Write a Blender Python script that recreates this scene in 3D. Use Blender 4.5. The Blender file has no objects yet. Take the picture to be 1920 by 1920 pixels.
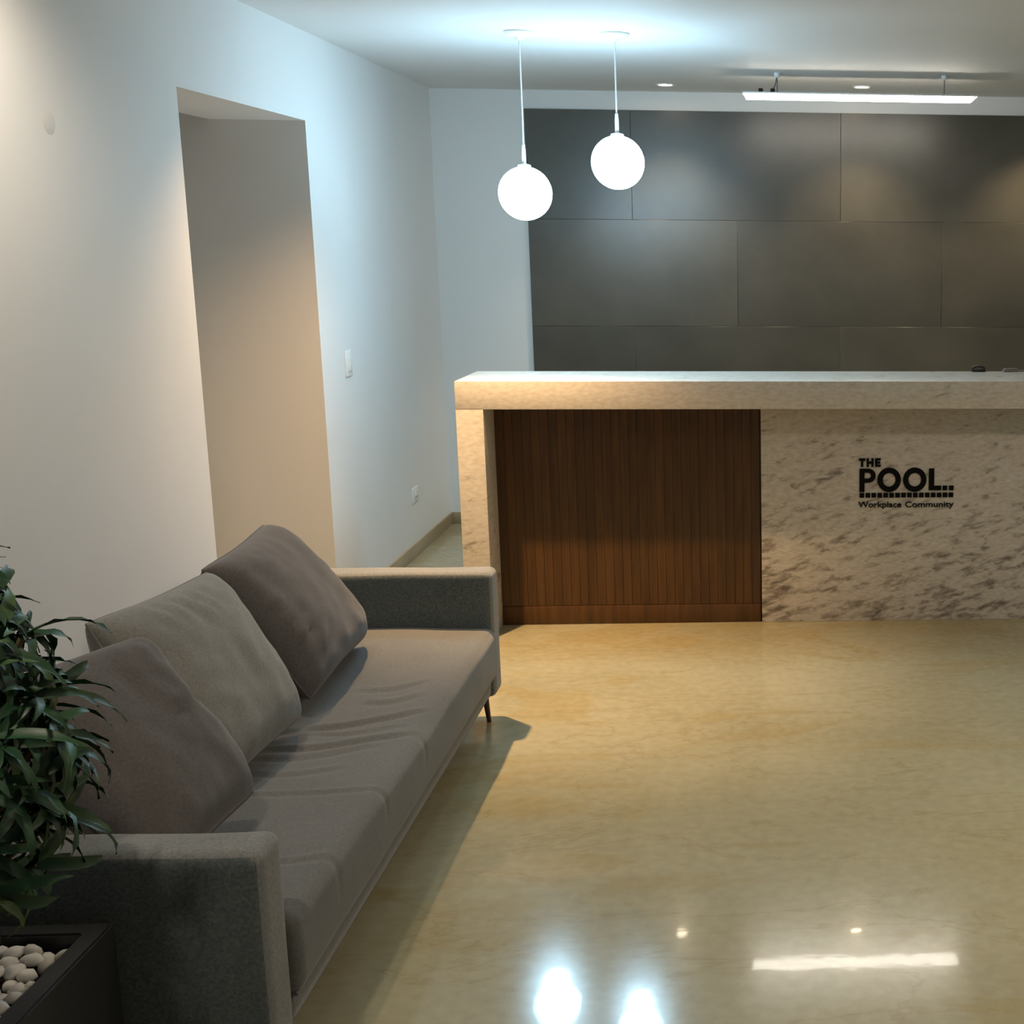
import bpy, bmesh, math, random
import numpy as np
from mathutils import Vector, Matrix, noise

random.seed(7)
sc = bpy.context.scene
C = sc.collection

# ------------------------------------------------------------------ camera
F, PPX, PITCH, ROLL, YAW, H = 2573.133, 1631.438, 0.19383, 0.0075857, 0.0768876, 1.671918
cp, sp, cy, sy = math.cos(PITCH), math.sin(PITCH), math.cos(YAW), math.sin(YAW)
fw = Vector((sy*cp, cy*cp, -sp)); rt = Vector((cy, -sy, 0)); up = rt.cross(fw)
r2 = rt*math.cos(ROLL) + up*math.sin(ROLL); u2 = up*math.cos(ROLL) - rt*math.sin(ROLL)
cam_d = bpy.data.cameras.new('camera'); cam = bpy.data.objects.new('camera', cam_d); C.objects.link(cam)
cam.matrix_world = Matrix(((r2.x, u2.x, -fw.x, 0), (r2.y, u2.y, -fw.y, 0), (r2.z, u2.z, -fw.z, H), (0, 0, 0, 1)))
cam_d.sensor_width = 36; cam_d.sensor_fit = 'HORIZONTAL'
cam_d.lens = F/1920*36; cam_d.shift_x = (960-PPX)/1920; cam_d.clip_start = 0.05
sc.camera = cam

# ------------------------------------------------------------------ view + world
vs = sc.view_settings
sc.display_settings.display_device = 'sRGB'
vs.view_transform = 'Standard'; vs.look = 'None'; vs.gamma = 1; vs.use_curve_mapping = False
vs.exposure = 0.24
w = bpy.data.worlds.new('world'); sc.world = w; w.use_nodes = True
w.node_tree.nodes['Background'].inputs[0].default_value = (0.50, 0.72, 0.95, 1)   # added cool fill light, let in through the open front
w.node_tree.nodes['Background'].inputs[1].default_value = 0.14

# ------------------------------------------------------------------ room numbers (metres)
XL, XR, YB, YN, ZC = -1.885, 3.6, 8.234, -2.6, 2.51
D1, D2, DZ, DD = 4.756, 6.023, 2.149, 0.385          # opening in the left wall

# ------------------------------------------------------------------ ceiling lamps (outside the picture, warm recessed spots)
def spot(name, loc, power, color, size=140, blend=0.7, rad=0.035, aim=(0, 0, -1)):
    d = bpy.data.lights.new(name, 'SPOT'); d.energy = power; d.color = color
    d.spot_size = math.radians(size); d.spot_blend = blend; d.shadow_soft_size = rad
    o = bpy.data.objects.new(name, d); C.objects.link(o); o.location = loc
    o.rotation_euler = Vector(aim).to_track_quat('-Z', 'Y').to_euler()
    return o
WARM = (1.0, 0.62, 0.30); SOFTWARM = (1.0, 0.85, 0.68)
spot('spot_light', (-1.40, 5.22, ZC-.015), 330, WARM, 64, 1., .03, (.25, -.02, -1))
spot('spot_light', (-1.40, 5.22, ZC-.015), 125, WARM, 112, 1., .03)
spot('spot_light', (-1.42, 3.40, ZC-.015), 36, SOFTWARM, 125, 1., .05, (-.45, .1, -1))
spot('spot_light', (-1.20, 1.70, ZC-.015), 58, SOFTWARM, 140, 1., .05)
spot('spot_light', (1.2, 3.5, ZC-.015), 115, SOFTWARM, 150, 1., .08)
spot('spot_light', (2.9, 3.7, ZC-.015), 110, SOFTWARM, 150, 1., .08)
spot('spot_light', (1.2, 1.4, ZC-.015), 70, SOFTWARM, 150, 1., .08)
GLOBE_L, TUBE_L, DOWN_L, DOWN_W = 40.0, 26.0, 60.0, 55.0
GLOBE_C = (.47, .78, 1.0)

# ------------------------------------------------------------------ material helpers
def mat(name):
    m = bpy.data.materials.new(name); m.use_nodes = True
    nt = m.node_tree; b = nt.nodes['Principled BSDF']
    return m, nt, b
def N(nt, t, **kw):
    n = nt.nodes.new(t)
    for k, v in kw.items():
        if k.startswith('i_'):
            n.inputs[k[2:].replace('_', ' ')].default_value = v
        else:
            setattr(n, k, v)
    return n
def ramp(nt, stops, interp='LINEAR'):
    r = nt.nodes.new('ShaderNodeValToRGB'); e = r.color_ramp.elements
    r.color_ramp.interpolation = interp
    while len(e) < len(stops): e.new(0.5)
    for el, (p, c) in zip(e, stops):
        el.position = p; el.color = (*c, 1) if len(c) == 3 else c
    return r
def coords(nt, scale=(1, 1, 1), rot=(0, 0, 0), loc=(0, 0, 0), kind='Object'):
    t = nt.nodes.new('ShaderNodeTexCoord'); m = nt.nodes.new('ShaderNodeMapping')
    m.inputs['Scale'].default_value = scale; m.inputs['Rotation'].default_value = rot; m.inputs['Location'].default_value = loc
    nt.links.new(t.outputs[kind], m.inputs['Vector']); return m.outputs[0]
def mixc(nt, fac, a, b, mode='MIX'):
    m = nt.nodes.new('ShaderNodeMix'); m.data_type = 'RGBA'; m.blend_type = mode
    for s, v in ((0, fac), (6, a), (7, b)):
        if hasattr(v, 'links') or hasattr(v, 'is_output'): nt.links.new(v, m.inputs[s])
        else: m.inputs[s].default_value = v if s == 0 else ((*v, 1) if len(v) == 3 else v)
    return m.outputs[2]
def bump(nt, b, h, strength=.2, dist=.01):
    n = nt.nodes.new('ShaderNodeBump'); n.inputs['Strength'].default_value = strength; n.inputs['Distance'].default_value = dist
    nt.links.new(h, n.inputs['Height']); nt.links.new(n.outputs[0], b.inputs['Normal']); return n
def simple(name, col, rough=.5, metal=0., spec=.5):
    m, nt, b = mat(name)
    b.inputs['Base Color'].default_value = (*col, 1); b.inputs['Roughness'].default_value = rough
    b.inputs['Metallic'].default_value = metal; b.inputs['Specular IOR Level'].default_value = spec
    return m
def emitter(name, col, strength):
    m, nt, b = mat(name)
    b.inputs['Base Color'].default_value = (.8, .8, .8, 1)
    b.inputs['Emission Color'].default_value = (*col, 1); b.inputs['Emission Strength'].default_value = strength
    return m

M = {}
# painted plaster
def paint(name, col):
    m, nt, b = mat(name)
    v = coords(nt); n = N(nt, 'ShaderNodeTexNoise', i_Scale=1.6, i_Detail=4.0)
    nt.links.new(v, n.inputs['Vector'])
    r = ramp(nt, [(.35, tuple(c*.97 for c in col)), (.65, col)]); nt.links.new(n.outputs['Fac'], r.inputs[0])
    nt.links.new(r.outputs[0], b.inputs['Base Color']); b.inputs['Roughness'].default_value = .7
    n2 = N(nt, 'ShaderNodeTexNoise', i_Scale=140.0, i_Detail=2.0); nt.links.new(v, n2.inputs['Vector'])
    bump(nt, b, n2.outputs['Fac'], .08, .002)
    return m
M['paint'] = paint('white_paint', (.78, .775, .76))
M['ceil'] = paint('ceiling_paint', (.72, .72, .71))
# polished beige stone floor
m, nt, b = mat('polished_stone_floor'); M['floor'] = m
v = coords(nt)
n1 = N(nt, 'ShaderNodeTexNoise', i_Scale=0.9, i_Detail=7.0, i_Roughness=.6, i_Distortion=.6); nt.links.new(v, n1.inputs['Vector'])
r1 = ramp(nt, [(.25, (.28, .255, .158)), (.5, (.33, .308, .202)), (.75, (.38, .36, .25))]); nt.links.new(n1.outputs['Fac'], r1.inputs[0])
n2 = N(nt, 'ShaderNodeTexNoise', i_Scale=1.5, i_Detail=6.0, i_Roughness=.55, i_Distortion=1.0); nt.links.new(coords(nt, scale=(.7, 1.3, 1), rot=(0, 0, .5), loc=(3, 7, 0)), n2.inputs['Vector'])
rp = ramp(nt, [(.54, (0, 0, 0)), (.60, (.45, .45, .45)), (.80, (.6, .6, .6))]); nt.links.new(n2.outputs['Fac'], rp.inputs[0])
c0 = mixc(nt, rp.outputs[0], r1.outputs[0], (.30, .235, .10))
nv = N(nt, 'ShaderNodeTexNoise', i_Scale=1.9, i_Detail=6.0, i_Roughness=.6, i_Distortion=.5); nt.links.new(coords(nt, scale=(.6, 1.4, 1), rot=(0, 0, .35), loc=(8, 2, 0)), nv.inputs['Vector'])
mth = N(nt, 'ShaderNodeMath', operation='SUBTRACT'); nt.links.new(nv.outputs['Fac'], mth.inputs[0]); mth.inputs[1].default_value = .5
ab = N(nt, 'ShaderNodeMath', operation='ABSOLUTE'); nt.links.new(mth.outputs[0], ab.inputs[0])
r2_ = ramp(nt, [(0, (.30, .30, .30)), (.012, (0, 0, 0))]); nt.links.new(ab.outputs[0], r2_.inputs[0])
c1 = mixc(nt, r2_.outputs[0], c0, (.24, .175, .07))
n3 = N(nt, 'ShaderNodeTexNoise', i_Scale=26.0, i_Detail=4.0); nt.links.new(v, n3.inputs['Vector'])
r3 = ramp(nt, [(.3, (.90, .89, .87)), (.7, (1.04, 1.04, 1.03))]); nt.links.new(n3.outputs['Fac'], r3.inputs[0])
c2 = mixc(nt, 1.0, c1, r3.outputs[0], 'MULTIPLY')
n4 = N(nt, 'ShaderNodeTexVoronoi', i_Scale=9.0); nt.links.new(v, n4.inputs['Vector'])
r4 = ramp(nt, [(.0, (.8, .8, .8)), (.035, (0, 0, 0))]); nt.links.new(n4.outputs['Distance'], r4.inputs[0])
c3 = mixc(nt, r4.outputs[0], c2, (.2, .14, .08))
nt.links.new(c3, b.inputs['Base Color']); b.inputs['Roughness'].default_value = .15; b.inputs['IOR'].default_value = 1.5; b.inputs['Specular IOR Level'].default_value = .32; b.inputs['Coat Weight'].default_value = .17; b.inputs['Coat Roughness'].default_value = .03
n5 = N(nt, 'ShaderNodeTexNoise', i_Scale=9.0, i_Detail=3.0); nt.links.new(v, n5.inputs['Vector'])
bp = bump(nt, b, n5.outputs['Fac'], .016, .012); nt.links.new(bp.outputs[0], b.inputs['Coat Normal'])
# dark stone tile
m, nt, b = mat('dark_stone_tile'); M['tile'] = m
v = coords(nt); oi = N(nt, 'ShaderNodeObjectInfo')
n1 = N(nt, 'ShaderNodeTexNoise', i_Scale=2.2, i_Detail=6.0, i_Roughness=.6); nt.links.new(v, n1.inputs['Vector'])
r1 = ramp(nt, [(.3, (.052, .0475, .037)), (.7, (.082, .075, .059))]); nt.links.new(n1.outputs['Fac'], r1.inputs[0])
r2_ = ramp(nt, [(0, (.86, .86, .86)), (1, (1.12, 1.12, 1.10))]); nt.links.new(oi.outputs['Random'], r2_.inputs[0])
nt.links.new(mixc(nt, 1.0, r1.outputs[0], r2_.outputs[0], 'MULTIPLY'), b.inputs['Base Color'])
b.inputs['Roughness'].default_value = .31; b.inputs['Specular IOR Level'].default_value = .75
n2 = N(nt, 'ShaderNodeTexNoise', i_Scale=60.0, i_Detail=3.0); nt.links.new(v, n2.inputs['Vector']); bump(nt, b, n2.outputs['Fac'], .1, .003)
# streaked granite of the desk
m, nt, b = mat('streaked_granite'); M['marble'] = m
v0 = coords(nt, rot=(0, math.radians(15), 0)); mp = N(nt, 'ShaderNodeMapping'); mp.inputs['Scale'].default_value = (2.2, 2.2, 6.5); nt.links.new(v0, mp.inputs['Vector']); v = mp.outputs[0]
n1 = N(nt, 'ShaderNodeTexNoise', i_Scale=5.0, i_Detail=7.0, i_Roughness=.62, i_Distortion=.3); nt.links.new(v, n1.inputs['Vector'])
n2 = N(nt, 'ShaderNodeTexNoise', i_Scale=1.5, i_Detail=2.0); nt.links.new(coords(nt, loc=(2.2, 0, .6)), n2.inputs['Vector'])
ad = N(nt, 'ShaderNodeMath', operation='MULTIPLY_ADD'); sx_ = N(nt, 'ShaderNodeSeparateXYZ'); tc_ = N(nt, 'ShaderNodeTexCoord'); nt.links.new(tc_.outputs['Object'], sx_.inputs[0])
gr = N(nt, 'ShaderNodeMapRange'); gr.inputs[1].default_value = 0; gr.inputs[2].default_value = .95; gr.inputs[3].default_value = .15; gr.inputs[4].default_value = 0; nt.links.new(sx_.outputs['Z'], gr.inputs[0])   # the slab's figure is denser low down
gx = N(nt, 'ShaderNodeMapRange'); gx.inputs[1].default_value = .3; gx.inputs[2].default_value = 1.3; gx.inputs[3].default_value = -.09; gx.inputs[4].default_value = 0; nt.links.new(sx_.outputs['X'], gx.inputs[0])   # and thin at the left end
g2 = N(nt, 'ShaderNodeMath', operation='ADD'); nt.links.new(gr.outputs[0], g2.inputs[0]); nt.links.new(gx.outputs[0], g2.inputs[1])
g3 = N(nt, 'ShaderNodeMath', operation='MULTIPLY_ADD'); nt.links.new(n2.outputs['Fac'], g3.inputs[0]); g3.inputs[1].default_value = .22; nt.links.new(g2.outputs[0], g3.inputs[2])
nt.links.new(g3.outputs[0], ad.inputs[0]); ad.inputs[1].default_value = 1.0; nt.links.new(n1.outputs['Fac'], ad.inputs[2])
r1 = ramp(nt, [(.55, (.60, .575, .525)), (.715, (.565, .535, .48)), (.79, (.38, .345, .305)), (.90, (.17, .15, .135))]); nt.links.new(ad.outputs[0], r1.inputs[0])
n3 = N(nt, 'ShaderNodeTexNoise', i_Scale=34.0, i_Detail=4.0); nt.links.new(coords(nt, scale=(1, 1, 2.2)), n3.inputs['Vector'])
r3 = ramp(nt, [(.32, (.84, .82, .79)), (.62, (1.04, 1.03, 1.02))]); nt.links.new(n3.outputs['Fac'], r3.inputs[0])
nt.links.new(mixc(nt, 1.0, r1.outputs[0], r3.outputs[0], 'MULTIPLY'), b.inputs['Base Color']); b.inputs['Roughness'].default_value = .3
# walnut slats
m, nt, b = mat('dark_walnut'); M['wood'] = m
v = coords(nt, scale=(9, 9, .6)); oi = N(nt, 'ShaderNodeObjectInfo')
n1 = N(nt, 'ShaderNodeTexNoise', i_Scale=5.0, i_Detail=6.0, i_Distortion=.4); nt.links.new(v, n1.inputs['Vector'])
r1 = ramp(nt, [(.3, (.046, .019, .004)), (.7, (.088, .039, .008))]); nt.links.new(n1.outputs['Fac'], r1.inputs[0])
r2_ = ramp(nt, [(0, (.82, .82, .80)), (1, (1.15, 1.12, 1.1))]); nt.links.new(oi.outputs['Random'], r2_.inputs[0])
nt.links.new(mixc(nt, 1.0, r1.outputs[0], r2_.outputs[0], 'MULTIPLY'), b.inputs['Base Color']); b.inputs['Roughness'].default_value = .45
# fabrics
def fabric(name, col, dark, weave=380., streak=0.0):
    m, nt, b = mat(name)
    v = coords(nt)
    n1 = N(nt, 'ShaderNodeTexNoise', i_Scale=weave*.35, i_Detail=3.0, i_Roughness=.7); nt.links.new(v, n1.inputs['Vector'])
    n0 = N(nt, 'ShaderNodeTexNoise', i_Scale=4.0, i_Detail=3.0); nt.links.new(v, n0.inputs['Vector'])
    r = ramp(nt, [(.30, dark), (.72, col)]); nt.links.new(n1.outputs['Fac'], r.inputs[0])
    r0 = ramp(nt, [(.3, (.9, .9, .9)), (.7, (1.06, 1.06, 1.06))]); nt.links.new(n0.outputs['Fac'], r0.inputs[0])
    nt.links.new(mixc(nt, 1.0, r.outputs[0], r0.outputs[0], 'MULTIPLY'), b.inputs['Base Color'])
    b.inputs['Roughness'].default_value = .9; b.inputs['Specular IOR Level'].default_value = .15
    b.inputs['Sheen Weight'].default_value = .25; b.inputs['Sheen Roughness'].default_value = .5
    n2 = N(nt, 'ShaderNodeTexNoise', i_Scale=weave, i_Detail=2.0); nt.links.new(v, n2.inputs['Vector'])
    bump(nt, b, n2.outputs['Fac'], .25, .002)
    return m
M['sofa'] = fabric('grey_sofa_weave', (.145, .147, .143), (.095, .097, .095))
M['arm'] = fabric('grey_melange_weave', (.22, .225, .22), (.12, .127, .128), 480.)
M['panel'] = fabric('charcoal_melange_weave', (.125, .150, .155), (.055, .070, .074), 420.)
M['light_cushion'] = fabric('light_grey_cushion_weave', (.20, .20, .188), (.135, .135, .126), 420.)
M['dark_cushion'] = fabric('taupe_cushion_weave', (.100, .093, .092), (.067, .062, .061), 420.)
M['leg'] = simple('dark_brown_leg', (.05, .018, .012), .4)
M['rail_shadow'] = simple('black_lining', (.015, .014, .013), .9)
M['planter'] = simple('black_planter', (.018, .019, .021), .38)
M['soil'] = simple('dark_soil', (.02, .015, .01), 1.)
M['stem'] = simple('plant_stem', (.10, .075, .03), .7)
M['plastic'] = simple('white_plastic', (.82, .82, .80), .35)
M['plastic_grey'] = simple('grey_plastic', (.35, .35, .34), .5)
M['cover'] = simple('painted_cover', (.70, .685, .665), .7)
M['cord'] = simple('white_cord', (.85, .85, .85), .5)
M['white_metal'] = simple('white_metal', (.85, .85, .84), .35)
M['steel'] = simple('steel_wire', (.25, .25, .25), .35, 1.)
M['black'] = simple('black_plastic', (.012, .012, .012), .4)
M['letter'] = simple('black_letter', (.006, .006, .006), .8, 0, .1)
M['grey_item'] = simple('grey_item', (.22, .2, .18), .4)
M['globe'] = emitter('lit_opal_glass', GLOBE_C, GLOBE_L)
M['tube'] = emitter('lit_diffuser', (1.0, .93, .82), TUBE_L)
M['lens'] = emitter('lit_lens', (1.0, .80, .55), DOWN_L)
m, nt, b = mat('skirting_stone'); M['skirting'] = m
n1 = N(nt, 'ShaderNodeTexNoise', i_Scale=3.0, i_Detail=5.0); nt.links.new(coords(nt), n1.inputs['Vector'])
r1 = ramp(nt, [(.3, (.33, .25, .14)), (.7, (.44, .35, .22))]); nt.links.new(n1.outputs['Fac'], r1.inputs[0]); nt.links.new(r1.outputs[0], b.inputs['Base Color']); b.inputs['Roughness'].default_value = .3
# pebbles: each one its own tone
m, nt, b = mat('white_pebble'); M['pebble'] = m
oi = N(nt, 'ShaderNodeObjectInfo'); r1 = ramp(nt, [(0, (.70, .68, .63)), (1, (.86, .85, .82))]); nt.links.new(oi.outputs['Random'], r1.inputs[0])
n1 = N(nt, 'ShaderNodeTexNoise', i_Scale=60.0, i_Detail=3.0); nt.links.new(coords(nt), n1.inputs['Vector'])
r2_ = ramp(nt, [(.3, (.88, .86, .84)), (.7, (1.05, 1.05, 1.05))]); nt.links.new(n1.outputs['Fac'], r2_.inputs[0])
nt.links.new(mixc(nt, 1.0, r1.outputs[0], r2_.outputs[0], 'MULTIPLY'), b.inputs['Base Color']); b.inputs['Roughness'].default_value = .6
# leaves
m, nt, b = mat('dark_green_leaf'); M['leaf'] = m
oi = N(nt, 'ShaderNodeObjectInfo'); r1 = ramp(nt, [(0, (.010, .036, .015)), (.75, (.018, .062, .025)), (1, (.05, .09, .025))]); nt.links.new(oi.outputs['Random'], r1.inputs[0])
nt.links.new(r1.outputs[0], b.inputs['Base Color']); b.inputs['Roughness'].default_value = .45; b.inputs['Specular IOR Level'].default_value = .35

# ------------------------------------------------------------------ object helpers
def link(name, me, m, parent=None, smooth=None):
    o = bpy.data.objects.new(name, me); C.objects.link(o)
    if m is not None:
        me.materials.clear(); me.materials.append(m)
    if parent: o.parent = parent
    if smooth is not None:
        me.shade_smooth()
        if smooth > 0: me.set_sharp_from_angle(angle=math.radians(smooth))
    return o
def from_bm(name, bm, m, parent=None, smooth=None):
    bmesh.ops.recalc_face_normals(bm, faces=bm.faces)
    me = bpy.data.meshes.new(name); bm.to_mesh(me); bm.free()
    return link(name, me, m, parent, smooth)
def box(bm, lo, hi, bev=0, seg=2):
    lo, hi = Vector(lo), Vector(hi); c = (lo+hi)/2; s = hi-lo
    r = bmesh.ops.create_cube(bm, size=1, matrix=Matrix.Translation(c) @ Matrix.Diagonal((*s, 1)))
    if bev:
        es = list({e for v_ in r['verts'] for e in v_.link_edges})
        bmesh.ops.bevel(bm, geom=es, offset=bev, segments=seg, profile=.5, affect='EDGES')
def box_obj(name, lo, hi, m, parent=None, bev=0.003, seg=2):
    bm = bmesh.new(); box(bm, lo, hi, bev, seg); return from_bm(name, bm, m, parent, 40)
def empty(name, loc, label, cat, group=None):
    o = bpy.data.objects.new(name, None); C.objects.link(o); o.location = loc; o.empty_display_size = .1
    o['label'] = label; o['category'] = cat
    if group: o['group'] = group
    return o
def tag(o, label, cat, group=None, kind=None):
    o['label'] = label; o['category'] = cat
    if group: o['group'] = group
    if kind: o['kind'] = kind
def struct(o): o['kind'] = 'structure'; return o
def lathe(bm, prof, seg=24, axis=Vector((0, 0, 0))):
    rings = []
    for r_, z in prof:
        if r_ < 1e-6: rings.append([bm.verts.new(axis+Vector((0, 0, z)))])
        else: rings.append([bm.verts.new(axis+Vector((r_*math.cos(2*math.pi*k/seg), r_*math.sin(2*math.pi*k/seg), z))) for k in range(seg)])
    for a, b_ in zip(rings, rings[1:]):
        for k in range(seg):
            k2 = (k+1) % seg
            if len(a) == 1 and len(b_) == 1: continue
            if len(a) == 1: bm.faces.new((a[0], b_[k], b_[k2]))
            elif len(b_) == 1: bm.faces.new((a[k], b_[0], a[k2]))
            else: bm.faces.new((a[k], b_[k], b_[k2], a[k2]))
def tube(bm, pts, rad, seg=8):
    pts = [Vector(p) for p in pts]; rings = []
    rads = rad if isinstance(rad, (list, tuple)) else [rad]*len(pts)
    for i, p in enumerate(pts):
        d = (pts[min(i+1, len(pts)-1)]-pts[max(i-1, 0)]).normalized()
        a = d.orthogonal().normalized(); b_ = d.cross(a)
        if i and rings:
            pass
        rings.append([bm.verts.new(p+(a*math.cos(2*math.pi*k/seg)+b_*math.sin(2*math.pi*k/seg))*rads[i]) for k in range(seg)])
    for a, b_ in zip(rings, rings[1:]):
        for k in range(seg): bm.faces.new((a[k], a[(k+1) % seg], b_[(k+1) % seg], b_[k]))
    bm.faces.new(rings[0][::-1]); bm.faces.new(rings[-1])

def soft_box(size, rad, res, disp=None):
    """rounded upholstered block centred on the origin: gridded box pushed to a rounded hull, then displaced"""
    sx, sy, sz = size; bm = bmesh.new(); vd = {}
    nx, ny, nz = [max(2, int(round(s/res))) for s in size]
    def V(i, j, k):
        key = (i, j, k)
        if key not in vd: vd[key] = bm.verts.new(((i/nx-.5)*sx, (j/ny-.5)*sy, (k/nz-.5)*sz))
        return vd[key]
    for i in range(nx):
        for j in range(ny):
            bm.faces.new((V(i, j, 0), V(i, j+1, 0), V(i+1, j+1, 0), V(i+1, j, 0)))
            bm.faces.new((V(i, j, nz), V(i+1, j, nz), V(i+1, j+1, nz), V(i, j+1, nz)))
    for i in range(nx):
        for k in range(nz):
            bm.faces.new((V(i, 0, k), V(i+1, 0, k), V(i+1, 0, k+1), V(i, 0, k+1)))
            bm.faces.new((V(i, ny, k), V(i, ny, k+1), V(i+1, ny, k+1), V(i+1, ny, k)))
    for j in range(ny):
        for k in range(nz):
            bm.faces.new((V(0, j, k), V(0, j, k+1), V(0, j+1, k+1), V(0, j+1, k)))
            bm.faces.new((V(nx, j, k), V(nx, j+1, k), V(nx, j+1, k+1), V(nx, j, k+1)))
    hx, hy, hz = sx/2-rad, sy/2-rad, sz/2-rad
    for v_ in bm.verts:
        c = Vector((max(-hx, min(hx, v_.co.x)), max(-hy, min(hy, v_.co.y)), max(-hz, min(hz, v_.co.z))))
        d = v_.co-c
        if d.length > 1e-9: v_.co = c+d.normalized()*min(rad, d.length if sum(abs(t) > 1e-9 for t in d) < 2 else rad)
        if disp: v_.co = disp(v_.co.copy())
    return bm

# ------------------------------------------------------------------ the room
T = .15
struct(box_obj('floor', (-4.55, YN-T, -.12), (XR+T, YB+T, 0), M['floor'], bev=0))
struct(box_obj('ceiling', (-4.55, YN-T, ZC), (XR+T, YB+T, ZC+.12), M['ceil'], bev=0))
bm = bmesh.new()
WT = DD                                              # the wall is as thick as the opening is deep
box(bm, (XL-WT, YN-T, 0), (XL, D1, ZC)); box(bm, (XL-WT, D2, 0), (XL, YB+T, ZC)); box(bm, (XL-WT, D1, DZ), (XL, D2, ZC))
struct(from_bm('wall_left', bm, M['paint']))
bm = bmesh.new()                                     # the passage behind the opening
box(bm, (-4.4, D2, 0), (XL-WT, D2+T, ZC)); box(bm, (-4.4, D1-T, 0), (XL-WT, D1, ZC)); box(bm, (-4.55, D1-T, 0), (-4.4, D2+T, ZC))
struct(from_bm('wall_passage', bm, M['paint']))
wb = struct(box_obj('wall_back', (XL, YB, 0), (XR+T, YB+T, ZC), M['paint'], bev=0))
struct(box_obj('wall_right', (XR, YN, 0), (XR+T, YB, ZC), M['paint'], bev=0))
bm = bmesh.new(); box(bm, (XL, YN-T, 0), (XL+.5, YN, ZC)); box(bm, (XR-.5, YN-T, 0), (XR, YN, ZC)); box(bm, (XL+.5, YN-T, 2.3), (XR-.5, YN, ZC))
struct(from_bm('wall_front', bm, M['paint']))         # unseen wide opening behind the viewer, added to let in cool light
struct(box_obj('baseboard_left', (XL, D2, 0), (XL+.012, YB, .07), M['skirting'], bev=.002))
struct(box_obj('baseboard_near', (XL, YN, 0), (XL+.012, D1, .07), M['skirting'], bev=.002))
struct(box_obj('baseboard_back', (XL+.012, YB-.012, 0), (-1.36, YB, .07), M['skirting'], bev=.002))
# dark stone tiles on the back wall, running bond
TW, TH, TX0, TX1, TZ1 = 1.208, .613, -1.358, 3.58, 2.405
for row in range(4):
    z1 = TZ1-row*TH; z0 = max(0.0, z1-TH)
    x0 = .446 if row % 2 == 0 else -.158
    k = math.floor((TX0-x0)/TW); xs = x0+k*TW
    while xs < TX1-.02:
        a, b_ = max(xs, TX0), min(xs+TW, TX1)
        off = random.uniform(0, .0012)
        box_obj('wall_tile', (a+.0004, YB-.016-off, z0+.0004), (b_-.0004, YB, z1-.0004), M['tile'], wb, bev=.0012, seg=1)
        xs += TW

# ------------------------------------------------------------------ reception desk
DXL, DXR, DY0, DY1, DYP, DH, DU, LEGW = -1.276, 2.62, 5.749, 6.204, 5.957, 1.10, .983, .112
desk = empty('reception_desk', (DXL, DY0, 0), 'long streaked beige stone reception desk with a dark wood panel and black lettering', 'desk')
def dbox(name, lo, hi, m, parent=None, bev=.003, seg=2):
    o0 = Vector((DXL, DY0, 0))
    return box_obj(name, Vector(lo)-o0, Vector(hi)-o0, m, parent or desk, bev, seg)
dbox('counter_top', (DXL, DY0, DU), (DXR, DY1, DH), M['marble'], bev=.002)
dbox('end_panel', (DXL, DY0, 0), (DXL+LEGW, DY1, DU), M['marble'], bev=.002)
dbox('end_panel', (DXR-LEGW, DY0, 0), (DXR, DY1, DU), M['marble'], bev=.002)
XW0, XW1 = DXL+LEGW, -.022
fp = dbox('front_panel', (XW1, DYP, 0), (DXR-LEGW, DYP+.03, DU), M['marble'], bev=.002)
wp = dbox('wood_panel', (XW0, DYP+.024, 0), (XW1, DYP+.04, DU), M['wood'], bev=0)
wp['label'] = 'dark brown wood panel of narrow upright slats'
ns = 30; sw = (XW1-XW0-.006)/ns
for i in range(ns):
    a = XW0+i*sw
    dbox('wood_slat', (a+.0004, DYP+.010-random.uniform(0, .0008), .085), (a+sw-.0004, DYP+.024, DU), M['wood'], wp, bev=.0006, seg=1)
dbox('plinth', (XW0, DYP+.006, 0), (XW1-.006, DYP+.024, .083), M['wood'], wp, bev=.002)

# lettering on the stone front, seen from -Y
LY = DYP
def lx(px): return (px-1610)/183.0*.4335+.4035          # logo pixels to desk-plane metres
def lz(py): return .738-(py-860)/90.0*.2195
logo = bpy.data.objects.new('logo', None); C.objects.link(logo); logo.parent = desk; logo.location = (-DXL, DYP-DY0, 0)
logo['label'] = 'black raised lettering on the stone front'
def prism(bm, pts, d=.006):
    f = [bm.verts.new((x_, -d, z_)) for x_, z_ in pts]; k = [bm.verts.new((x_, 0, z_)) for x_, z_ in pts]
    n = len(pts); bm.faces.new(f); bm.faces.new(k[::-1])
    for i in range(n): bm.faces.new((f[i], k[i], k[(i+1) % n], f[(i+1) % n]))
def ring(bm, outer, inner, d=.006):
    n = len(outer); L = []
    for pts in (outer, inner):
        L.append(([bm.verts.new((x_, -d, z_)) for x_, z_ in pts], [bm.verts.new((x_, 0, z_)) for x_, z_ in pts]))
    (of, ob), (inf, inb) = L
    for i in range(n):
        j = (i+1) % n
        bm.faces.new((of[i], of[j], inf[j], inf[i])); bm.faces.new((of[i], ob[i], ob[j], of[j])); bm.faces.new((inf[i], inf[j], inb[j], inb[i]))
def rect(x0, y0, x1, y1): return [(lx(x0), lz(y0)), (lx(x1), lz(y0)), (lx(x1), lz(y1)), (lx(x0), lz(y1))]
def letter(fn):
    bm = bmesh.new(); fn(bm); return from_bm('letter', bm, M['letter'], logo)
def g_T(bm): prism(bm, rect(1611.5, 859, 1624, 863.4)); prism(bm, rect(1615.6, 863.4, 1620, 874.5))
def g_H(bm):
    prism(bm, rect(1626.2, 859, 1630.4, 874.5)); prism(bm, rect(1635, 859, 1639.2, 874.5)); prism(bm, rect(1630.4, 864.8, 1635, 868.8))
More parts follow.
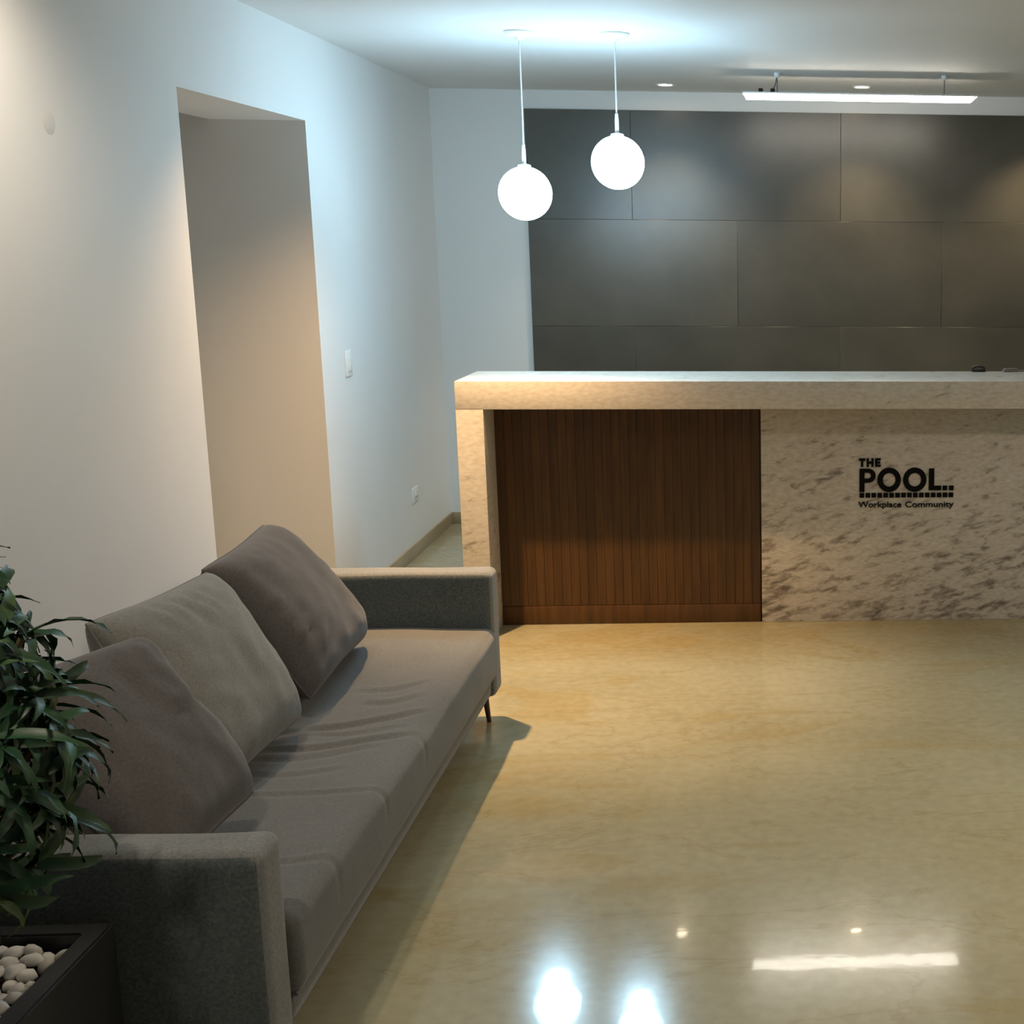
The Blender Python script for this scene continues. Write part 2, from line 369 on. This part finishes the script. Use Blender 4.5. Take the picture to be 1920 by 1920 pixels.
def g_E(bm):
    prism(bm, rect(1642, 859, 1646.2, 874.5))
    for a in (859, 865, 870.8): prism(bm, rect(1646.2, a, 1652.5 if a != 865 else 1651.5, a+3.7))
def g_P(bm):
    prism(bm, rect(1613, 878, 1622.5, 920.5))
    n = 20; out, inn = [], []
    for i in range(n+1):
        t = math.pi/2-math.pi*i/n
        out.append((1629+14.2*math.cos(t), 890.6-12.8*math.sin(t))); inn.append((1628.5+5.8*math.cos(t), 890.6-5.4*math.sin(t)))
    out = [(1622.5, 877.8)]+out+[(1622.5, 903.4)]; inn = [(1622.5, 885.2)]+inn+[(1622.5, 896.0)]
    for i in range(len(out)-1):
        prism(bm, [(lx(x_), lz(y_)) for x_, y_ in (out[i], out[i+1], inn[i+1], inn[i])])
def g_O(cx):
    def f(bm):
        n = 40
        ring(bm, [(lx(cx+22*math.cos(2*math.pi*i/n)), lz(898.5+22.3*math.sin(2*math.pi*i/n))) for i in range(n)],
             [(lx(cx+11.9*math.cos(2*math.pi*i/n)), lz(898.5+12.6*math.sin(2*math.pi*i/n))) for i in range(n)])
    return f
def g_L(bm): prism(bm, rect(1743, 878, 1753, 918)); prism(bm, rect(1753, 909.8, 1766.5, 918))
for g in (g_T, g_H, g_E, g_P, g_O(1668.5), g_O(1716.5), g_L): letter(g)
dots = [(1617.6+i*11.17, 926.8) for i in range(16)]+[(1773.5, 914), (1785.6, 914)]
for (a, b_) in dots:
    bm = bmesh.new(); prism(bm, rect(a-4.3, b_-4.2, a+4.3, b_+4.2)); from_bm('dot', bm, M['letter'], logo)
def words(txt, x0, x1, ybase, h):
    cu = bpy.data.curves.new('tagline', 'FONT'); cu.body = txt; cu.size = 1; cu.extrude = .02; cu.offset = .012
    t = bpy.data.objects.new('tagline', cu); C.objects.link(t)
    dg = bpy.context.evaluated_depsgraph_get(); me = bpy.data.meshes.new_from_object(t.evaluated_get(dg))
    bpy.data.objects.remove(t); bpy.data.curves.remove(cu)
    xs = [v_.co.x for v_ in me.vertices]; a, b_ = min(xs), max(xs); cap = max(v_.co.y for v_ in me.vertices)
    for v_ in me.vertices:
        X = lx(x0)+(v_.co.x-a)/(b_-a)*(lx(x1)-lx(x0)); Z = lz(ybase)+v_.co.y/cap*h; Y = -.002-(v_.co.z+.02)*.08
        v_.co = (X, Y, Z)
    return link('tagline', me, M['letter'], logo)
words('Workplace', 1611, 1692, 949, .0255); words('Community', 1699, 1790.5, 949, .0255)

# small things lying on the counter, at its back edge
bm = bmesh.new(); box(bm, (-.032, -.012, 0), (.032, .012, .012), .004); tube(bm, [(-.03, .0, .016), (-.012, 0, .024), (.012, 0, .024), (.03, 0, .016)], .005, 8)
o = from_bm('desk_gadget', bm, M['black'], None, 40); o.location = (.965, 6.185, DH); tag(o, 'small black gadget with a curved top on the counter', 'gadget')
bm = bmesh.new(); box(bm, (-.05, -.012, 0), (.05, .012, .009), .003); box(bm, (-.045, -.01, .009), (.02, .01, .016), .003)
o = from_bm('desk_object', bm, M['grey_item'], None, 40); o.location = (1.125, 6.185, DH); o.rotation_euler = (0, 0, .2)
tag(o, 'flat grey object lying on the counter at the right edge of view', 'object')

# ------------------------------------------------------------------ globe pendants
def pendant(x, y, z, R, label, tilt=(0, 0)):
    p = empty('globe_pendant', (x, y, ZC), label, 'lamp', 'globe pendants over the desk')
    bm = bmesh.new(); lathe(bm, [(0, 0), (.062, 0), (.063, -.006), (.056, -.014), (.02, -.022), (.012, -.034), (0, -.034)], 32); from_bm('ceiling_rose', bm, M['white_metal'], p, 30)
    top = z+R-ZC
    bm = bmesh.new(); tube(bm, [(0, 0, -.03), (0, 0, top+.085)], .0032, 8); from_bm('cord', bm, M['cord'], p, 60)
    bm = bmesh.new(); lathe(bm, [(0, top+.09), (.006, top+.088), (.008, top+.06), (.008, top+.012), (.026, top+.006), (.028, top-.006), (0, top-.006)], 20); from_bm('stem_cap', bm, M['white_metal'], p, 30)
    bm = bmesh.new(); bmesh.ops.create_uvsphere(bm, u_segments=40, v_segments=24, radius=R, matrix=Matrix.Translation((0, 0, z-ZC))); from_bm('globe', bm, M['globe'], p, 0)
    spot('spot_light', (x, y, z-R-.006), 7, GLOBE_C, 172, .5, .07)      # extra spot added below the globe to brighten the counter
    return p
pendant(-.997, 5.99, 1.863, .110, 'lit white globe pendant on a white cord, the lower hanging one, nearer the left wall')
pendant(-.610, 5.99, 1.993, .110, 'lit white globe pendant on a white cord, the higher hanging one, against the dark tiles')

# ------------------------------------------------------------------ linear lamp
LX0, LX1, LY_, LZ = -.098, 1.085, 7.247, 2.395
lin = empty('linear_lamp', (LX0, LY_, ZC), 'long lit white linear lamp hung under the ceiling before the dark tiles', 'lamp')
def lbm(): return bmesh.new()
bm = lbm(); L = LX1-LX0; top, bot = LZ+.009-ZC, LZ-.014-ZC
tp = [bm.verts.new(c) for c in ((0, -.046, top), (L, -.046, top), (L, .046, top), (0, .046, top))]
bt = [bm.verts.new(c) for c in ((.012, -.038, bot), (L-.025, -.038, bot), (L-.025, .038, bot), (.012, .038, bot))]
bm.faces.new(tp[::-1]); bm.faces.new(bt)
for i in range(4): bm.faces.new((tp[i], tp[(i+1) % 4], bt[(i+1) % 4], bt[i]))
from_bm('diffuser', bm, M['tube'], lin)
box_obj('housing', (-.006, -.055, top), (L+.006, .055, top+.008), M['white_metal'], lin, .002)
for xx in (.168, 1.02):
    bm = lbm(); lathe(bm, [(0, 0), (.016, 0), (.016, -.012), (.008, -.022), (0, -.022)], 16, Vector((xx, 0, 0))); from_bm('ceiling_mount', bm, M['white_metal'], lin, 30)
    bm = lbm(); tube(bm, [(xx, 0, -.02), (xx, 0, top+.012)], .0028, 6); from_bm('suspension_wire', bm, M['steel'], lin, 60)
for xx in (.085, .145):
    bm = lbm(); box(bm, (xx-.012, -.014, top+.012), (xx+.012, .014, top+.03), .005); from_bm('cable_clip', bm, M['black'], lin, 40)
bm = lbm(); tube(bm, [(.145, 0, top+.025), (.158, .004, top+.045), (.166, .004, -.02)], .003, 6); from_bm('cable', bm, M['steel'], lin, 60)

# ------------------------------------------------------------------ recessed downlights in view
def downlight(x, y, label):
    p = empty('downlight', (x, y, ZC), label, 'ceiling light', 'recessed downlights by the tiles')
    bm = bmesh.new(); lathe(bm, [(.036, 0), (.05, 0), (.05, -.003), (.046, -.006), (.036, -.004), (.036, 0)], 28); from_bm('trim_ring', bm, M['white_metal'], p, 30)
    bm = bmesh.new(); lathe(bm, [(0, -.0035), (.034, -.003), (.036, -.0005), (0, -.0004)], 28); from_bm('lens', bm, M['lens'], p, 30)
    s = spot('spot_light', (x, y, ZC-.012), DOWN_W, (1, .78, .5), 92, .75, .03, (0, .12, -1)); return p
downlight(-.533, 7.85, 'small lit recessed ceiling downlight to the left of the linear lamp')
downlight(.539, 7.81, 'small lit recessed ceiling downlight just behind the linear lamp')
spot('spot_light', (1.61, 7.83, ZC-.012), DOWN_W, (1, .78, .5), 92, .75, .03, (0, .12, -1))

# ------------------------------------------------------------------ fittings on the left wall
sw_ = empty('light_switch', (XL, 6.385, 1.117), 'white light switch plate on the wall beside the opening', 'switch')
box_obj('plate', (0, -.042, -.058), (.008, .042, .058), M['plastic'], sw_, .003)
box_obj('rocker', (.008, -.018, -.034), (.013, .018, .034), M['plastic'], sw_, .002)
ou = empty('wall_outlet', (XL, 7.42, .325), 'white wall outlet plate low on the wall behind the desk end', 'outlet')
box_obj('plate', (0, -.06, -.04), (.007, .06, .04), M['plastic'], ou, .003)
box_obj('socket', (.007, -.03, -.022), (.010, .03, .022), M['plastic'], ou, .002)
box_obj('slot', (.0095, -.03, -.014), (.0108, .03, -.008), M['plastic_grey'], ou, 0)
bm = bmesh.new(); lathe(bm, [(0, .0012), (.030, .001), (.032, 0), (0, 0)], 24)
bmesh.ops.rotate(bm, verts=bm.verts, matrix=Matrix.Rotation(math.pi/2, 3, 'Y'))
o = from_bm('cover_disc', bm, M['cover'], None, 30); o.location = (XL, 3.915, 1.968); tag(o, 'faint round greyish patch high on the bare wall at far left', 'wall cover')

# ------------------------------------------------------------------ sofa
SX0, SX1, SY0, SY1 = -1.855, -.945, 2.455, 4.785
AW = .125
sofa = empty('sofa', (SX0, SY0, 0), 'long grey fabric sofa with square arms along the white wall', 'sofa')
SO = Vector((SX0, SY0, 0))
def put(o, c): o.location = Vector(c)-SO; return o
# arms
def arm_disp(sgn):
    def f(p):
        n_ = noise.noise(p*5.0+Vector((sgn*7, 3, 1)))*.004
        q = p.copy(); q.y += n_*.6; q.z += noise.noise(Vector((p.x*4, p.y*9, sgn*5)))*.004 if p.z > 0 else 0
        return q
    return f
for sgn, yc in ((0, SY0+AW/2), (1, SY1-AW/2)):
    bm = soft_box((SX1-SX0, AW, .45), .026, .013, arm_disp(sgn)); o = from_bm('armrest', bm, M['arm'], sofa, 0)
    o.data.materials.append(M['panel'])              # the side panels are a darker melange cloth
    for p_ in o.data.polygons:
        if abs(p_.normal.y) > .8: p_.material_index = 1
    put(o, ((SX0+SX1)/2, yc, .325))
# base rail, back frame
bm = soft_box((SX1-SX0-.012, SY1-SY0-2*AW+.004, .075), .016, .03); put(from_bm('base_rail', bm, M['sofa'], sofa, 0), ((SX0+SX1)/2-.004, (SY0+SY1)/2, .153))
bm = soft_box((.15, SY1-SY0-2*AW+.004, .36), .05, .03); put(from_bm('backrest', bm, M['sofa'], sofa, 0), (SX0+.077, (SY0+SY1)/2, .36))
# seat cushion with folds
CX0, CX1 = SX0+.15, SX1+.012
CY0, CY1 = SY0+AW-.004, SY1-AW+.004
cxm, cym = (CX0+CX1)/2, (CY0+CY1)/2
SZ0, SZ1 = .182, .358
folds = [  # world y at the front, y at the back, x extent, depth, width
    (3.225, 3.20, -1.35, -.955, .0045, .008), (3.36, 3.33, -1.30, -1.08, .004, .012), (3.62, 3.50, -1.30, -.99, .008, .012), (3.685, 3.62, -1.22, -1.02, .005, .009),
    (3.80, 3.66, -1.26, -1.0, .0085, .013), (3.93, 3.87, -1.16, -1.03, .005, .016), (4.05, 3.97, -1.20, -1.04, .005, .014), (3.52, 3.43, -1.3, -1.05, .005, .014), (2.842, 2.845, -1.15, -.955, .004, .008)]
seams = [2.842, 3.227, 3.613]
def seat_disp(p):
    X, Y, Z = p.x+cxm, p.y+cym, p.z+(SZ0+SZ1)/2
    q = p.copy()
    topw = max(0, min(1, (Z-SZ1+.05)/.045)); frontw = max(0, min(1, (X-CX1+.05)/.045))
    u = (Y-CY0)/(CY1-CY0)
    q.z += topw*(.010*(1-((X-cxm)/(CX1-cxm))**2)*.8 + .006*math.sin(u*math.pi*3)*.5)
    q.z -= topw*.006*math.exp(-((Y-3.7)/.35)**2)
    for yf, yb, xa, xb, d, wd in folds:
        t = (X-xa)/(xb-xa)
        if -.15 < t < 1.15:
            fade = max(0, min(1, (t+.15)/.3))*max(0, min(1, (1.15-t)/.25))
            yc = yb+(yf-yb)*t-.03*math.sin(max(0, min(1, t))*math.pi)
            e = (Y-yc)
            q.z += topw*fade*d*(-math.exp(-(e/wd)**2)+.8*math.exp(-((e-1.9*wd)/(1.3*wd))**2))
    for ys in seams:
        q.x += frontw*max(0, min(1, (Z-.25)/.08))*(-.004*math.exp(-((Y-ys)/.012)**2)+.002*math.exp(-((Y-ys)/.06)**2))
    q.x += frontw*(.006*math.sin((Z-SZ0)/(SZ1-SZ0)*math.pi)+noise.noise(Vector((Y*4, Z*6, 2)))*.004)
    q.z += topw*noise.noise(Vector((X*6, Y*3, 1)))*.004
    return q
bm = soft_box((CX1-CX0, CY1-CY0, SZ1-SZ0), .032, .011, seat_disp); put(from_bm('seat_cushion', bm, M['sofa'], sofa, 0), (cxm, cym, (SZ0+SZ1)/2))
bm = bmesh.new(); tube(bm, [(CX1-.012, CY0+.01+i*(CY1-CY0-.02)/30, SZ0+.006) for i in range(31)], .004, 6)
bm2 = bm; o = from_bm('piping', bm2, M['sofa'], sofa, 60); o.location = -SO
# legs
for lx_, ly_, dx, dy in ((-.995, 4.705, .013, 0), (-.995, 2.53, .013, 0), (-1.80, 4.705, -.013, 0), (-1.80, 2.53, -.013, 0)):
    bm = bmesh.new(); tube(bm, [(0, 0, .125), (dx, dy, 0)], [.0125, .0075], 12); put(from_bm('leg', bm, M['leg'], sofa, 40), (lx_, ly_, 0))

# ------------------------------------------------------------------ loose back cushions
def pillow(name, corners, thick, m, label, seed, dent=None, creases=(), nu=44, nv=36):
    """corners BL, BR, TR, TL of the mid plane; u runs along the sofa, v runs up"""
    BL, BR, TR, TL = [Vector(c) for c in corners]
    nrm = ((BR-BL).cross(TL-BL)).normalized()
    bm = bmesh.new(); c0 = (BL+BR+TR+TL)/4
    def P(u, v_):      # u,v in [-1,1]; edges drawn in, corners kept as ears
        pu = u*(1-.055*(1-v_*v_)); pv = v_*(1-.06*(1-u*u))
        if dent and u > 0: pu -= dent[1]*u**6*math.exp(-((v_-dent[0])/(.16 if v_ < dent[0] else .45))**2)
        rr = 1-.035*(u*v_)**4; pu *= rr; pv *= rr
        a = (pu+1)/2; b_ = (pv+1)/2
        return BL*(1-a)*(1-b_)+BR*a*(1-b_)+TR*a*b_+TL*(1-a)*b_
    grids = []
    for side in (1, -1):
        g = []
        for j in range(nv+1):
            row = []
            for i in range(nu+1):
                u = math.sin((i/nu*2-1)*math.pi/2); v_ = math.sin((j/nv*2-1)*math.pi/2)
                if i in (0, nu) or j in (0, nv):
                    if side == -1: row.append(grids[0][j][i]); continue
                    h = 0
                else:
                    h = thick/2*((1-abs(u)**3.2)*(1-abs(v_)**3.2))**.45
                    h *= 1+.10*noise.noise(Vector((u*1.4, v_*1.4, seed)))
                    edge = min(1-abs(u), 1-abs(v_))
                    h += .006*noise.noise(Vector((u*5, v_*5, seed+4)))*min(1, edge*6)
                    for (cu, cv, ang, ln, dp) in creases:
                        ca, sa = math.cos(ang), math.sin(ang); e1 = (u-cu)*ca+(v_-cv)*sa; e2 = -(u-cu)*sa+(v_-cv)*ca
                        h += -dp*math.exp(-(e2/.035)**2)*math.exp(-(e1/ln)**2)+dp*.7*math.exp(-((e2-.08)/.05)**2)*math.exp(-(e1/ln)**2)
                row.append(bm.verts.new(P(u, v_)+nrm*h*side-c0))
            g.append(row)
        grids.append(g)
    for s, g in enumerate(grids):
        for j in range(nv):
            for i in range(nu):
                f = (g[j][i], g[j][i+1], g[j+1][i+1], g[j+1][i]); bm.faces.new(f if s == 0 else f[::-1])
    o = from_bm(name, bm, m, None, 0); o.location = c0
    tag(o, label, 'cushion', 'loose back cushions on the sofa')
    # piped seam round the edge
    bm = bmesh.new(); pts = []
    for k in range(nu): pts.append(P(math.sin((k/nu*2-1)*math.pi/2), -1))
    for k in range(nv): pts.append(P(1, math.sin((k/nv*2-1)*math.pi/2)))
    for k in range(nu): pts.append(P(-math.sin((k/nu*2-1)*math.pi/2), 1))
    for k in range(nv): pts.append(P(-1, -math.sin((k/nv*2-1)*math.pi/2)))
    pts.append(pts[0]); tube(bm, [p-c0 for p in pts], .0035, 6); from_bm('seam', bm, m, o, 60)
    return o
SC = .395
pillow('back_cushion', [(-1.265, 3.74, SC+.015), (-1.305, 4.43, SC), (-1.585, 4.37, .79), (-1.535, 3.75, .79)], .23, M['dark_cushion'],
       'dark taupe back cushion at the far end of the sofa', 1.3,
       creases=[(-.72, -.35, .5, .18, .010), (-.7, -.12, .45, .16, .009), (-.78, .12, .35, .16, .008), (-.55, -.6, .7, .16, .009)])
pillow('back_cushion', [(-1.275, 3.03, SC), (-1.26, 3.655, SC), (-1.50, 3.715, .795), (-1.53, 3.09, .825)], .20, M['light_cushion'],
       'light grey back cushion in the middle, creased along its top', 5.1,
       creases=[(.1, .72, 1.95, .2, .011), (-.15, .74, 1.9, .17, .012), (.35, .66, 2.05, .22, .010), (-.38, .74, 1.85, .18, .009), (.55, .5, 2.1, .2, .007)])
pillow('back_cushion', [(-1.185, 2.60, SC+.01), (-1.170, 3.055, SC+.03), (-1.395, 3.07, .80), (-1.60, 2.66, .79)], .20, M['dark_cushion'],
       'dark taupe back cushion beside the leafy plant and near armrest', 9.7, dent=(.12, .26),
       creases=[(.5, .03, .15, .4, .010)])

# ------------------------------------------------------------------ planter, pebbles, plant
PX0, PX1, PY0, PY1, PH = -1.75, -1.187, 1.72, 2.40, .45
pl = empty('potted_plant', (PX1, PY1, 0), 'bushy dark green plant in a black rectangular planter before the sofa', 'plant')
RW = .040
def pbox(name, lo, hi, m): return box_obj(name, Vector(lo)-Vector((PX1, PY1, 0)), Vector(hi)-Vector((PX1, PY1, 0)), m, pl, .004)
bm = bmesh.new(); O_ = Vector((PX1, PY1, 0))
outer = [(PX0, PY0), (PX1, PY0), (PX1, PY1), (PX0, PY1)]; inner = [(PX0+RW, PY0+RW), (PX1-RW, PY0+RW), (PX1-RW, PY1-RW), (PX0+RW, PY1-RW)]
ov0 = [bm.verts.new(Vector((a, b_, 0))-O_) for a, b_ in outer]; ov1 = [bm.verts.new(Vector((a, b_, PH))-O_) for a, b_ in outer]
iv1 = [bm.verts.new(Vector((a, b_, PH))-O_) for a, b_ in inner]; iv0 = [bm.verts.new(Vector((a, b_, .30))-O_) for a, b_ in inner]
for i in range(4):
    j = (i+1) % 4
    bm.faces.new((ov0[i], ov0[j], ov1[j], ov1[i])); bm.faces.new((ov1[i], ov1[j], iv1[j], iv1[i])); bm.faces.new((iv1[i], iv1[j], iv0[j], iv0[i]))
bm.faces.new(ov0[::-1]); bm.faces.new(iv0)
es = [e for e in bm.edges if all(abs(v_.co.z-PH) < 1e-5 for v_ in e.verts) or all(v_ in ov0+ov1 for v_ in e.verts)]
bmesh.ops.bevel(bm, geom=es, offset=.004, segments=2, affect='EDGES')
from_bm('planter_box', bm, M['planter'], pl, 40)
pbox('soil', (PX0+RW+.001, PY0+RW+.001, .302), (PX1-RW-.001, PY1-RW-.001, .385), M['soil'])
rng = random.Random(11)
def pebble_bm(seed):
    bm = bmesh.new(); bmesh.ops.create_icosphere(bm, subdivisions=2, radius=1)
    sc_ = (1, rng.uniform(.7, .9), rng.uniform(.55, .75))
    for v_ in bm.verts:
        k = 1+.34*noise.noise(v_.co*1.3+Vector((seed*3.1, 0, 0))); v_.co = Vector((v_.co.x*sc_[0], v_.co.y*sc_[1], v_.co.z*sc_[2]))*k
    return bm
pm = []
for s in range(7):
    bm = pebble_bm(s); me = bpy.data.meshes.new('pebble'); bm.to_mesh(me); bm.free(); me.shade_smooth(); me.materials.append(M['pebble']); pm.append(me)
rest = bmesh.new(); placed = []
tries = 0
while tries < 6000:
    tries += 1
    r_ = rng.uniform(.015, .021)
    x_, y_ = rng.uniform(PX0+RW+r_*1.2, PX1-RW-r_*1.2), rng.uniform(PY0+RW+r_*1.2, PY1-RW-r_*1.2)
    if any((x_-a)**2+(y_-b_)**2 < (.66*(r_+c_))**2 for a, b_, c_ in placed): continue
    placed.append((x_, y_, r_))
for (x_, y_, r_) in placed:
    zz = .410+r_*.55+rng.uniform(0, .018)
    mtx = Matrix.Translation((x_, y_, zz)) @ Matrix.Rotation(rng.uniform(0, 6.28), 4, 'Z') @ Matrix.Rotation(rng.uniform(-.5, .5), 4, 'X') @ Matrix.Scale(r_, 4)
    me = rng.choice(pm)
    if x_ > -1.43 and y_ > 1.98:
        o = bpy.data.objects.new('pebble', me); C.objects.link(o); o.matrix_world = mtx
        tag(o, 'white rounded pebble lying in the black planter', 'pebble', 'white pebbles in the planter')
    else:
        t = bmesh.new(); t.from_mesh(me); t.transform(mtx); tm = bpy.data.meshes.new('t'); t.to_mesh(tm); t.free(); rest.from_mesh(tm); bpy.data.meshes.remove(tm)
o = from_bm('pebble_bed', rest, M['pebble'], pl, 0); o.location = -O_; o['kind'] = 'stuff'

# the plant: many leafy heads on short stems
plant = pl; PO = Vector((PX1, PY1, 0))
def leaf_mesh(k):
    r_ = random.Random(100+k); Lg = 1.0; nseg = 8; bend = r_.uniform(.9, 1.9); vs_, fs = [], []
    x_, z_ = 0, 0; ang = r_.uniform(.35, .75)
    for i in range(nseg+1):
        t = i/nseg; wdt = .086*(math.sin(math.pi*min(1, t*.86+.14))**.75)*(1-.12*t) if i < nseg else 0.0
        tw = r_.uniform(-.02, .02)
        for s in (-1, 0, 1): vs_.append((x_, s*wdt+.04*math.sin(t*3+k)*t, z_+abs(s)*wdt*.38+tw*s))
        x_ += Lg/nseg*math.cos(ang); z_ += Lg/nseg*math.sin(ang); ang -= bend/nseg*(.5+t)
    for i in range(nseg):
        for s in range(2):
            a = i*3+s; fs.append((a, a+1, a+4, a+3))
    me = bpy.data.meshes.new('leaf'); me.from_pydata(vs_, [], fs); me.update(); me.shade_smooth(); me.materials.append(M['leaf']); return me
lm = [leaf_mesh(k) for k in range(8)]
heads = []
for i in range(2500):
    a = rng.uniform(0, 2*math.pi); el = rng.uniform(-.55, 1.45)
    d = Vector((math.cos(a)*math.cos(el), math.sin(a)*math.cos(el), math.sin(el)))
    h = Vector((-1.425, 2.12, .87))+Vector((d.x*.30, d.y*.25, d.z*.36))
    if h.z < .54 or h.x < -1.62 or any((h-g).length < .074 for g, _ in heads): continue
    heads.append((h, d))
heads += [(Vector((-1.45, 2.1, .85)), Vector((.3, 0, 1))), (Vector((-1.38, 2.06, .72)), Vector((.8, -.2, .6)))]
bm = bmesh.new()
for h, d in heads:
    base = Vector((-1.47+(h.x+1.45)*.25, 2.09+(h.y-2.09)*.25, .38)); mid = base.lerp(h, .5)+Vector((0, 0, .05))-d*.03
    tube(bm, [base-PO, mid-PO, h-PO], [.008, .007, .005], 6)
o = from_bm('stems', bm, M['stem'], plant, 40); o['kind'] = 'stuff'
leaves = []
for h, d in heads:
    dn = (d+Vector((0, 0, .55))).normalized(); q = dn.to_track_quat('Z', 'X').to_matrix().to_4x4()
    n = rng.randint(13, 17)
    for k in range(n):
        az = k*2.399+rng.uniform(-.2, .2); lift = rng.uniform(-.35, .55); ln = rng.uniform(.085, .14)
        mtx = Matrix.Translation(h-dn*rng.uniform(0, .05)) @ q @ Matrix.Rotation(az, 4, 'Z') @ Matrix.Rotation(-lift, 4, 'Y') @ Matrix.Rotation(rng.uniform(-.3, .3), 4, 'X') @ Matrix.Scale(ln, 4)
        tip = mtx @ Vector((.8, 0, .1)); leaves.append((tip.x+.562*tip.y, mtx, rng.randrange(8)))
leaves.sort(key=lambda t: -t[0])
fol = bmesh.new()
for i, (tx, mtx, k) in enumerate(leaves):
    if i < 298:
        o = bpy.data.objects.new('leaf', lm[k]); C.objects.link(o); o.parent = plant; o.matrix_local = Matrix.Translation(-PO) @ mtx
    else:
        t = bmesh.new(); t.from_mesh(lm[k]); t.transform(Matrix.Translation(-PO) @ mtx); tm = bpy.data.meshes.new('t'); t.to_mesh(tm); t.free(); fol.from_mesh(tm); bpy.data.meshes.remove(tm)
me = bpy.data.meshes.new('foliage'); fol.to_mesh(me); fol.free(); o = link('foliage', me, M['leaf'], plant, 0); o['kind'] = 'stuff'
